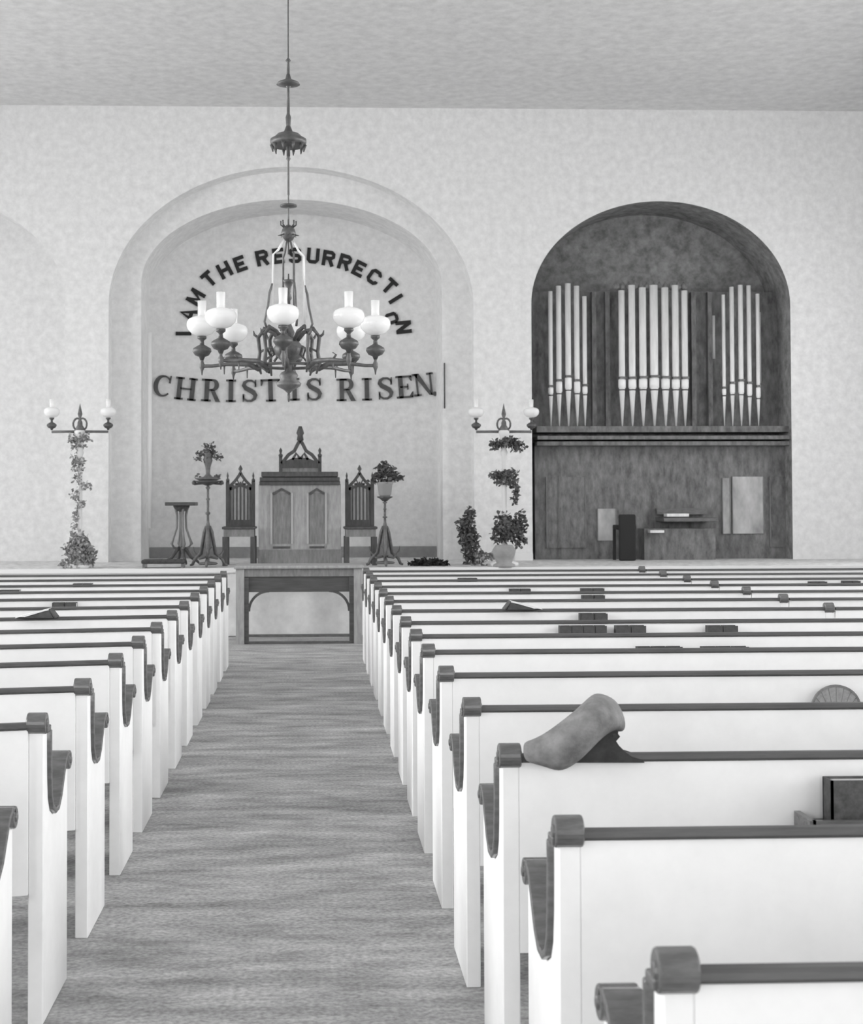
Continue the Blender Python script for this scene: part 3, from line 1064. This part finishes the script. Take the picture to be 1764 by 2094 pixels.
clump('tall_shrub', LEAF, px_pts(((960, 1050, 9, 16), (950, 1075, 18, 20), (957, 1100, 22, 22), (965, 1130, 20, 18), (965, 1152, 18, 8)), Y + .5, k), .06, 950, 16,
      'tall narrow dark shrub on the platform against the right edge of the alcove', 'plant')
clump('trailing_fern', LEAF_L, px_pts(((985, 1140, 14, 8), (1002, 1136, 12, 8), (975, 1155, 14, 6), (990, 1160, 12, 4)), Y + .1, k), .05, 220, 17,
      'pale trailing leaves on the platform between shrub and pot', 'plant')

# ------------------------------------------------------------------ pipe organ
YO = YW + .24
k = pxm(YO)
cc = at(1353, 1000, YO)
z = lambda py: at(1353, py, YO).z - ZP
X = lambda px, Yq=YO: at(px, 900, Yq).x - cc.x
t = thing('pipe_organ', (cc.x, YO, ZP), 'dark wooden pipe organ filling the right arched recess', 'organ')
ho = 1.69
MB().box(-ho, ho, .05, .68, 0, z(905)).build('lower_case', ORGANWOOD, t)
MB().box(-ho, ho, .30, .68, z(905), z(590)).build('upper_case', ORGANWOOD, t)
m_ = MB().box(-ho, ho, -.16, .3, z(912), z(903)).box(-ho, ho, -.20, .3, z(900), z(892)).box(-ho, ho, -.12, .3, z(885), z(872))
bevel(m_.build('impost_shelf', ORGANWOOD, t), .008)
for px in (1222, 1250, 1428, 1462):
    MB().box(X(px) - .03, X(px) + .03, .2, .3, z(873), z(592)).build('case_post', ORGANWOOD, t)
rnd = random.Random(3)
m_ = MB()
for q in range(12):
    px = 1265 + q * 12.6
    m_.lathe([(.002, 0), (.045, .02), (.05, .05), (.03, .08), (.001, .12)], X(px), .08, z(592), 8)
m_.build('cresting', MIDWOOD, t)


def pipe(px, wpx, top, mt, mb_, thin=1.0):
    r = wpx * k / 2
    zt, z1, z2, z0 = z(top), z(mt), z(mb_), z(872)
    p = MB().lathe([(r * .22, z0), (r * .95, z2 - .02), (r * 1.0, z2), (r, zt), (r * .8, zt)], X(px), .02, 0, 14)
    p = p.build('pipe', PIPEM, t)
    MB().lathe([(r * .9, z2), (r * 1.2, z2 + .01), (r * 1.2, z1 - .01), (r * .9, z1)], X(px), .02, 0, 14).build('mouth', PIPEL, p)
    MB().box(X(px) - r * 1.1, X(px) + r * 1.1, .02 - r * 1.3, .02, z1, z1 + .03).build('lip', DARKWOOD, p)
    MB().lathe([(r * .9, z2 - .03), (r * 1.08, z2 - .025), (r * 1.08, z2 - .015), (r * .9, z2 - .01)], X(px), .02, 0, 14).build('ring', DARKWOOD, p)


for px, w_, tp, a_, b_ in ((1127, 9, 596, 792, 805), (1144, 11, 585, 780, 802), (1163, 12, 580, 772, 795), (1181, 11, 585, 780, 802), (1197, 9, 606, 790, 804),
                           (1273, 13, 594, 775, 794), (1294, 14, 583, 775, 794), (1316, 15, 588, 774, 794), (1339, 17, 583, 772, 794), (1362, 15, 588, 774, 794), (1383, 14, 583, 775, 794), (1402, 13, 594, 775, 794),
                           (1482, 7, 602, 795, 806), (1499, 9, 586, 785, 804), (1517, 10, 582, 780, 804), (1534, 9, 583, 785, 808), (1552, 8, 600, 792, 812)):
    pipe(px, w_, tp, a_, b_)
for px, tp, bt in ((1471, 640, 730), (1566, 633, 780)):
    MB().lathe([(.028, z(bt)), (.028, z(tp))], X(px), .27, 0, 10).build('rear_pipe', PIPEM, t)
# lower case panels; the paler ones have a reflection put into their colour
for pa, pb, top, bot in ((1118, 1140, 975, 1120), (1143, 1196, 975, 1120), (1222, 1258, 1040, 1105), (1478, 1492, 978, 1092), (1498, 1560, 975, 1092), (1575, 1610, 975, 1120)):
    xa, xb = X(pa), X(pb)
    pn = MB().box(xa, xb, .03, .05, z(bot), z(top)).build('door_panel', SHEENPANEL if pa in (1222, 1478, 1498) else ORGANWOOD, t)
    m_ = MB()
    m_.box(xa - .012, xa, .02, .05, z(bot), z(top)).box(xb, xb + .012, .02, .05, z(bot), z(top))
    m_.build('stile', MIDWOOD, pn)
# keyboard desk
MB().box(X(1305), X(1448), -.30, .05, 0, z(1080)).build('console', ORGANWOOD, t)
bevel(MB().box(X(1340), X(1448), -.42, .05, z(1066), z(1058)).build('key_desk', DARKWOOD, t), .005)
MB().box(X(1348), X(1392), -.38, -.2, z(1056), z(1050)).build('keyboard', PIPEM, t)
MB().box(X(1340), X(1442), -.05, .05, z(1052), z(1040)).build('music_desk', DARKWOOD, t)
MB().box(X(1312), X(1340), -.44, -.3, z(1088), z(1083)).build('stop_rail', PIPEM, t)

t = thing('organist_chair', (at(1282, 1100, 18.72).x, 18.72, ZP), 'narrow black high-backed seat in front of the organ console', 'chair')
z2_ = at(1282, 1052, 18.72).z - ZP
bevel(MB().box(-.11, .11, -.03, .02, 0, z2_).build('backrest', LETTER_A, t), .02)
bevel(MB().box(-.12, .12, -.0, .34, .40, .46).build('seat', LETTER_A, t), .01)
for sx in (-1, 1):
    MB().box(sx * .1 - .018, sx * .1 + .018, .30, .34, 0, .40).build('leg', LETTER_A, t)


# ------------------------------------------------------------------ mottoes on the alcove wall
YL = YA - .025


def block_letter(ch, px, py, rot, hpx, label, group, wide=1.0):
    """chunky cut-paper capital made of straight strokes"""
    h = hpx * pxm(YL)
    t, w = .235, .29          # stroke width, half width, in letter heights
    e = .5 - t / 2
    m_ = MB()
    ring = [(-w + .12, e), (w - .12, e), (w, e - .13), (w, -e + .13), (w - .12, -e), (-w + .12, -e), (-w, -e + .13), (-w, e - .13)]
    S = {'I': [[(0, .5), (0, -.5)]],
         'A': [[(-.32, -.5), (0, .47), (.32, -.5)], [(-.2, -.16), (.2, -.16)]],
         'M': [[(-.38, -.5), (-.38, .5)], [(.38, -.5), (.38, .5)], [(-.38, .42), (0, -.25), (.38, .42)]],
         'T': [[(0, .5), (0, -.5)], [(-.36, e), (.36, e)]],
         'H': [[(-w, .5), (-w, -.5)], [(w, .5), (w, -.5)], [(-w, 0), (w, 0)]],
         'E': [[(-w, .5), (-w, -.5)], [(-w, e), (w + .02, e)], [(-w, 0), (w - .08, 0)], [(-w, -e), (w + .04, -e)]],
         'R': [[(-w, .5), (-w, -.5)], [(-w, e), (w - .12, e), (w, e - .1), (w, .1), (w - .12, 0), (-w, 0)], [(.02, 0), (w, -.5)]],
         'S': [[(w, .22), (w - .02, e - .08), (w - .14, e), (-w + .12, e), (-w, e - .1), (-w, .12), (-w + .1, .02), (w - .1, -.02), (w, -.12), (w, -e + .1), (w - .12, -e), (-w + .12, -e), (-w, -e + .08), (-w, -.22)]],
         'U': [[(-w, .5), (-w, -e + .12), (-w + .12, -e), (w - .12, -e), (w, -e + .12), (w, .5)]],
         'C': [[(w, .18), (w, e - .12), (w - .12, e), (-w + .12, e), (-w, e - .12), (-w, -e + .12), (-w + .12, -e), (w - .12, -e), (w, -e + .12), (w, -.18)]],
         'O': [ring + [ring[0]]],
         'N': [[(-w, -.5), (-w, .5)], [(w, -.5), (w, .5)], [(-w + .02, .44), (w - .02, -.44)]]}[ch]
    for q, ln in enumerate(S):
        m_.ribbon([(x * h * wide, z_ * h) for x, z_ in ln], t * h, q * .0007, .012)
    o = m_.build('paper_letter', LETTER_A)
    o.location = at(px, py, YL)
    o.rotation_euler = (0, -math.radians(rot), 0)
    tag(o, label, 'letter', group)


ARC = [('I', 375, 682, 90, 'letter I starting the arched motto at its lower left'),
       ('A', 385, 643, 72, 'letter A in AM on the arched motto'),
       ('M', 400, 608, 60, 'letter M in AM on the arched motto'),
       ('T', 427, 570, 42, 'letter T in THE on the arched motto'),
       ('H', 459, 552, 28, 'letter H in THE on the arched motto'),
       ('E', 492, 539, 20, 'letter E in THE on the arched motto'),
       ('R', 536, 527, 12, 'letter R starting RESURRECTION on the arched motto'),
       ('E', 570, 523, 6, 'letter E half hidden by the chandelier in RESURRECTION'),
       ('S', 603, 522, 1, 'letter S behind the chandelier chain in RESURRECTION'),
       ('U', 640, 523, -5, 'letter U in RESURRECTION on the arched motto'),
       ('R', 672, 528, -9, 'letter R right after the U of RESURRECTION'),
       ('R', 705, 536, -17, 'letter R right before the second E of RESURRECTION'),
       ('E', 735, 550, -27, 'letter E before the C of RESURRECTION'),
       ('C', 765, 566, -35, 'letter C in RESURRECTION on the arched motto'),
       ('T', 796, 585, -43, 'letter T after the C of RESURRECTION'),
       ('I', 809, 611, -58, 'letter I before the O of RESURRECTION'),
       ('O', 800, 651, -72, 'letter O in RESURRECTION, slipped inwards beside a lamp globe'),
       ('N', 825, 669, -84, 'letter N ending the arched motto at its lower right')]
for ch, px, py, rot, lab in ARC:
    block_letter(ch, px, py, rot, 32 if ch != 'O' else 29, 'black paper ' + lab, 'letters of the arched motto I AM THE RESURRECTION', 1.0 if ch != 'M' else .9)


def serif_letter(ch, px, py, rot, label, hpx=46):
    h = hpx * pxm(YL)
    st, th, sf = .20 * h, .075 * h, .085 * h    # stem, thin stroke, serif height
    m_ = MB()
    y0, y1 = 0, .02

    def R(xa, xb, za, zb):
        m_.box(xa, xb, y0, y1, za, zb)
    t_, b_ = h / 2, -h / 2
    if ch in 'HINRTE':
        pass
    if ch == 'I':
        R(-st / 2, st / 2, b_, t_)
        R(-st * 1.1, st * 1.1, t_ - sf, t_)
        R(-st * 1.1, st * 1.1, b_, b_ + sf)
    elif ch == 'H':
        for c in (-.29 * h, .29 * h):
            R(c - st / 2, c + st / 2, b_, t_)
            R(c - st * .95, c + st * .95, t_ - sf, t_)
            R(c - st * .95, c + st * .95, b_, b_ + sf)
        R(-.25 * h, .25 * h, -th / 2, th / 2)
    elif ch == 'T':
        R(-st / 2, st / 2, b_, t_)
        R(-st * 1.1, st * 1.1, b_, b_ + sf)
        R(-.43 * h, .43 * h, t_ - sf * 1.1, t_)
        for s_ in (-1, 1):
            m_.prism_y([(s_ * .43 * h, t_), (s_ * .43 * h, t_ - .30 * h), (s_ * .37 * h, t_ - .28 * h), (s_ * .30 * h, t_ - sf)], y0, y1)
    elif ch == 'E':
        R(-.27 * h, -.27 * h + st, b_, t_)
        R(-.38 * h, .34 * h, t_ - sf, t_)
        R(-.38 * h, .36 * h, b_, b_ + sf)
        R(-.2 * h, .16 * h, -th / 2, th / 2)
        R(.11 * h, .17 * h, -.13 * h, .13 * h)
        m_.prism_y([(.34 * h, t_), (.34 * h, t_ - .26 * h), (.29 * h, t_ - .24 * h), (.20 * h, t_ - sf)], y0, y1)
        m_.prism_y([(.36 * h, b_), (.38 * h, b_ + .28 * h), (.32 * h, b_ + .26 * h), (.20 * h, b_ + sf)], y0, y1)
    elif ch == 'N':
        R(-.32 * h, -.32 * h + th * 1.2, b_, t_)
        R(.30 * h, .30 * h + th * 1.2, b_, t_)
        m_.prism_y([(-.40 * h, t_), (-.16 * h, t_), (.385 * h, b_), (.24 * h, b_)], y0, y1)
        R(-.45 * h, -.12 * h, b_, b_ + sf)
        R(-.46 * h, -.2 * h, t_ - sf, t_)
        R(.18 * h, .48 * h, t_ - sf, t_)
    elif ch == 'R':
        R(-.28 * h, -.28 * h + st, b_, t_)
        R(-.42 * h, .05 * h, t_ - sf, t_)
        R(-.42 * h, .02 * h, b_, b_ + sf)
        pts = [(-.1 * h, t_ - th / 2)] + [(.06 * h + .19 * h * math.cos(math.radians(a_)), t_ - .26 * h + .215 * h * math.sin(math.radians(a_))) for a_ in range(80, -81, -20)] + [(-.1 * h, .0)]
        ws = [th] + [th + (st - th) * math.cos(math.radians(a_)) for a_ in range(80, -81, -20)] + [th]
        m_.ribbon(pts, ws, y0, y1)
        m_.prism_y([(-.03 * h, .03 * h), (.15 * h, .03 * h), (.42 * h, b_ + .03 * h), (.46 * h, b_), (.22 * h, b_)], y0, y1)
    elif ch == 'S':
        pts, ws = [], []
        ctrl = [(.27, .22, .06), (.24, .36, .08), (.10, .45, .09), (-.08, .45, .10), (-.22, .36, .15), (-.25, .24, .19), (-.17, .12, .20), (0, .03, .21), (.17, -.07, .21), (.26, -.20, .19),
                (.22, -.35, .14), (.08, -.45, .10), (-.10, -.45, .09), (-.24, -.36, .08), (-.28, -.20, .06)]
        m_.ribbon([(a_ * h, q * h) for a_, q, _ in ctrl], [w_ * h for _, _, w_ in ctrl], y0, y1)
        m_.prism_y([(.22 * h, .16 * h), (.30 * h, .16 * h), (.30 * h, .49 * h), (.25 * h, .49 * h)], y0, y1)
        m_.prism_y([(-.25 * h, -.49 * h), (-.31 * h, -.49 * h), (-.31 * h, -.14 * h), (-.23 * h, -.14 * h)], y0, y1)
    elif ch == 'C':
        pts, ws = [], []
        for a_ in range(40, 322, 12):
            pts.append((.02 * h + .34 * h * math.cos(math.radians(a_)), .44 * h * math.sin(math.radians(a_))))
            ws.append(th + (st - th) * max(0, -math.cos(math.radians(a_))))
        m_.ribbon(pts, ws, y0, y1)
        m_.prism_y([(.24 * h, .16 * h), (.32 * h, .14 * h), (.34 * h, .48 * h), (.28 * h, .48 * h)], y0, y1)
    elif ch == '.':
        n = 12
        m_.prism_y([(.10 * h * math.cos(2 * math.pi * q / n), .10 * h * math.sin(2 * math.pi * q / n)) for q in range(n)], y0, y1)
    o = m_.build('board_letter', LETTER_B)
    o.location = at(px, py, YL - .01)
    o.rotation_euler = (0, -math.radians(rot), 0)
    tag(o, label, 'letter', 'letters of the lower motto CHRIST IS RISEN')


for ch, px, py, rot, lab in (
        ('C', 333, 789, -7, 'letter C starting the lower motto'), ('H', 380, 795, -6, 'letter H in CHRIST on the lower motto'),
        ('R', 431, 798, -3, 'letter R in CHRIST on the lower motto'), ('I', 472, 799, -1, 'letter I in CHRIST on the lower motto'),
        ('S', 510, 799, 0, 'letter S in CHRIST on the lower motto'), ('T', 553, 798, 2, 'letter T ending CHRIST on the lower motto'),
        ('I', 602, 796, 1, 'letter I in IS, beneath the chandelier pendant'), ('S', 642, 796, 1, 'letter S in IS on the lower motto'),
        ('R', 707, 797, 1, 'letter R starting RISEN on the lower motto'), ('I', 750, 796, 1, 'letter I in RISEN on the lower motto'),
        ('S', 788, 794, 2, 'letter S in RISEN on the lower motto'), ('E', 827, 791, 4, 'letter E in RISEN on the lower motto'),
        ('N', 865, 786, 6, 'letter N ending RISEN on the lower motto')):
    serif_letter(ch, px, py, rot, 'dark grey serif ' + lab)
serif_letter('.', 889, 805, 0, 'dark grey full stop closing the lower motto')

# ------------------------------------------------------------------ chandelier
YC = 9.5
k = pxm(YC)
cc = at(590, 700, YC)
t = thing('chandelier', (cc.x, YC, 0), 'bronze oil lamp chandelier with eight white globes hanging over the aisle', 'chandelier')
z = lambda py: at(593, py, YC).z
MB().lathe([(.012, z(320)), (.012, z(268)), (.014, z(260)), (.018, z(240)), (.010, z(232)), (.010, z(180)), (.022, z(176)), (.010, z(160)), (.012, z(155)), (.010, z(152)), (.009, z(128)), (.018, z(124)), (.004, z(118)), (.004, ZC)], n=12).build('rod', BRONZE, t)
MB().lathe([(.02, ZC - .06), (.10, ZC - .02), (.10, ZC)], n=16).build('ceiling_rose', BRONZE_L, t)
MB().lathe([(.01, z(178)), (.03, z(176)), (.078, z(173)), (.07, z(169)), (.02, z(162)), (.012, z(152))], n=16).build('upper_dish', BRONZE, t)
m_ = MB().lathe([(.10, z(300)), (.118, z(293)), (.118, z(285)), (.09, z(280)), (.07, z(274)), (.03, z(270)), (.015, z(258))], n=20)
for q in range(10):
    a_ = 2 * math.pi * q / 10
    m_.tube((.108 * math.cos(a_), .108 * math.sin(a_), z(296)), (.10 * math.cos(a_), .10 * math.sin(a_), z(311)), .014, .003, 6)
m_.build('smoke_crown', BRONZE, t)
MB().lathe([(.005, z(520)), (.006, z(420)), (.005, z(400)), (.008, z(398)), (.006, z(330)), (.016, z(325)), (.006, z(318)), (.006, z(300))], n=10).build('chain', BRONZE_L, t)
MB().lathe([(.004, z(424)), (.055, z(423)), (.055, z(419)), (.004, z(418))], n=14).build('middle_bar', BRONZE, t)
m_ = MB().lathe([(.004, z(496)), (.03, z(490)), (.05, z(478)), (.04, z(468)), (.012, z(460))], n=14)
for q in range(8):
    a_ = 2 * math.pi * q / 8
    m_.tube((.03 * math.cos(a_), .03 * math.sin(a_), z(480)), (.07 * math.cos(a_), .07 * math.sin(a_), z(482)), .008, .002, 6)
    m_.path([(.02 * math.cos(a_), .02 * math.sin(a_), z(468)), (.05 * math.cos(a_), .05 * math.sin(a_), z(460)), (.05 * math.cos(a_), .05 * math.sin(a_), z(452))], .005, 6)
m_.build('star_boss', BRONZE, t)
# hanging tubes from the boss to the ring
for q in range(4):
    a_ = math.radians(20 + 90 * q)
    ca, sa = math.cos(a_), math.sin(a_)
    MB().path([(.03 * ca, .03 * sa, z(490)), (.07 * ca, .07 * sa, z(512)), (.105 * ca, .105 * sa, z(522)), (.11 * ca, .11 * sa, z(660))], [.006, .008, .007, .007], 8).build('suspension_tube', PIPEM if q in (0, 2) else BRONZE_L, t)
    MB().path([(.11 * ca, .11 * sa, z(582)), (.13 * ca, .13 * sa, z(600)), (.14 * ca, .14 * sa, z(625)), (.165 * ca, .165 * sa, z(660)), (.15 * ca, .15 * sa, z(672))], .008, 6).build('tube_scroll', BRONZE_L, t)
MB().lathe([(.014, z(660)), (.012, z(615)), (.022, z(610)), (.012, z(600)), (.018, z(588)), (.03, z(578)), (.038, z(573)), (.006, z(571)), (.004, z(560))], n=14).build('urn', BRONZE, t)
# central body
MB().lathe([(.004, z(822)), (.012, z(812)), (.008, z(804)), (.03, z(798)), (.075, z(790)), (.082, z(784)), (.05, z(776)), (.062, z(768)), (.05, z(762)), (.02, z(757)), (.022, z(745)), (.05, z(738)), (.09, z(725)), (.10, z(712)), (.07, z(700)), (.03, z(690)), (.04, z(680)), (.014, z(660))], n=20).build('body', BRONZE_L, t)
m_ = MB()
for q in range(8):
    a_ = math.radians(40 + 45 * q)
    ca, sa = math.cos(a_), math.sin(a_)
    m_.path([(.05 * ca, .05 * sa, z(700)), (.10 * ca, .10 * sa, z(680)), (.16 * ca, .16 * sa, z(672)), (.20 * ca, .20 * sa, z(690)), (.19 * ca, .19 * sa, z(720)), (.20 * ca, .20 * sa, z(745)), (.18 * ca, .18 * sa, z(765))], [.012, .014, .016, .014, .012, .016, .006], 7)
    m_.path([(.19 * ca, .19 * sa, z(720)), (.14 * ca, .14 * sa, z(712)), (.12 * ca, .12 * sa, z(728)), (.15 * ca, .15 * sa, z(735))], .009, 6)
    m_.path([(.20 * ca, .20 * sa, z(690)), (.225 * ca, .225 * sa, z(684)), (.23 * ca, .23 * sa, z(676))], [.01, .009, .003], 6)
m_.build('scrollwork', BRONZE_L, t)
MB().path([(.19 * math.cos(math.radians(a_)), .19 * math.sin(math.radians(a_)), z(748)) for a_ in range(0, 361, 15)], .010, 7).build('ring', BRONZE_L, t)
RA = .565
ZA = z(748)
for q in range(8):
    a_ = math.radians(-92.5 + 45 * q)
    ca, sa = math.cos(a_), math.sin(a_)
    arm = MB().path([(.19 * ca, .19 * sa, z(755)), (.26 * ca, .26 * sa, z(744)), (.40 * ca, .40 * sa, ZA + .012), (.5 * ca, .5 * sa, ZA), (RA * ca, RA * sa, ZA)], [.018, .018, .013, .011, .011], 8)
    arm.path([(.42 * ca, .42 * sa, ZA + .01), (.45 * ca, .45 * sa, ZA + .04), (.42 * ca, .42 * sa, ZA + .055)], [.008, .008, .004], 6)
    arm.lathe([(.003, -.06), (.008, -.03), (.016, -.012), (.018, .01), (.010, .03), (.012, .05)], RA * ca, RA * sa, ZA, 10)
    arm.tube((.42 * ca, .42 * sa, ZA), (.42 * ca, .42 * sa, ZA - .055), .007, .003, 6)
    arm.build('arm', BRONZE_L, t)
    lamp_parts(t, RA * ca, RA * sa, ZA + .04, 1.0)
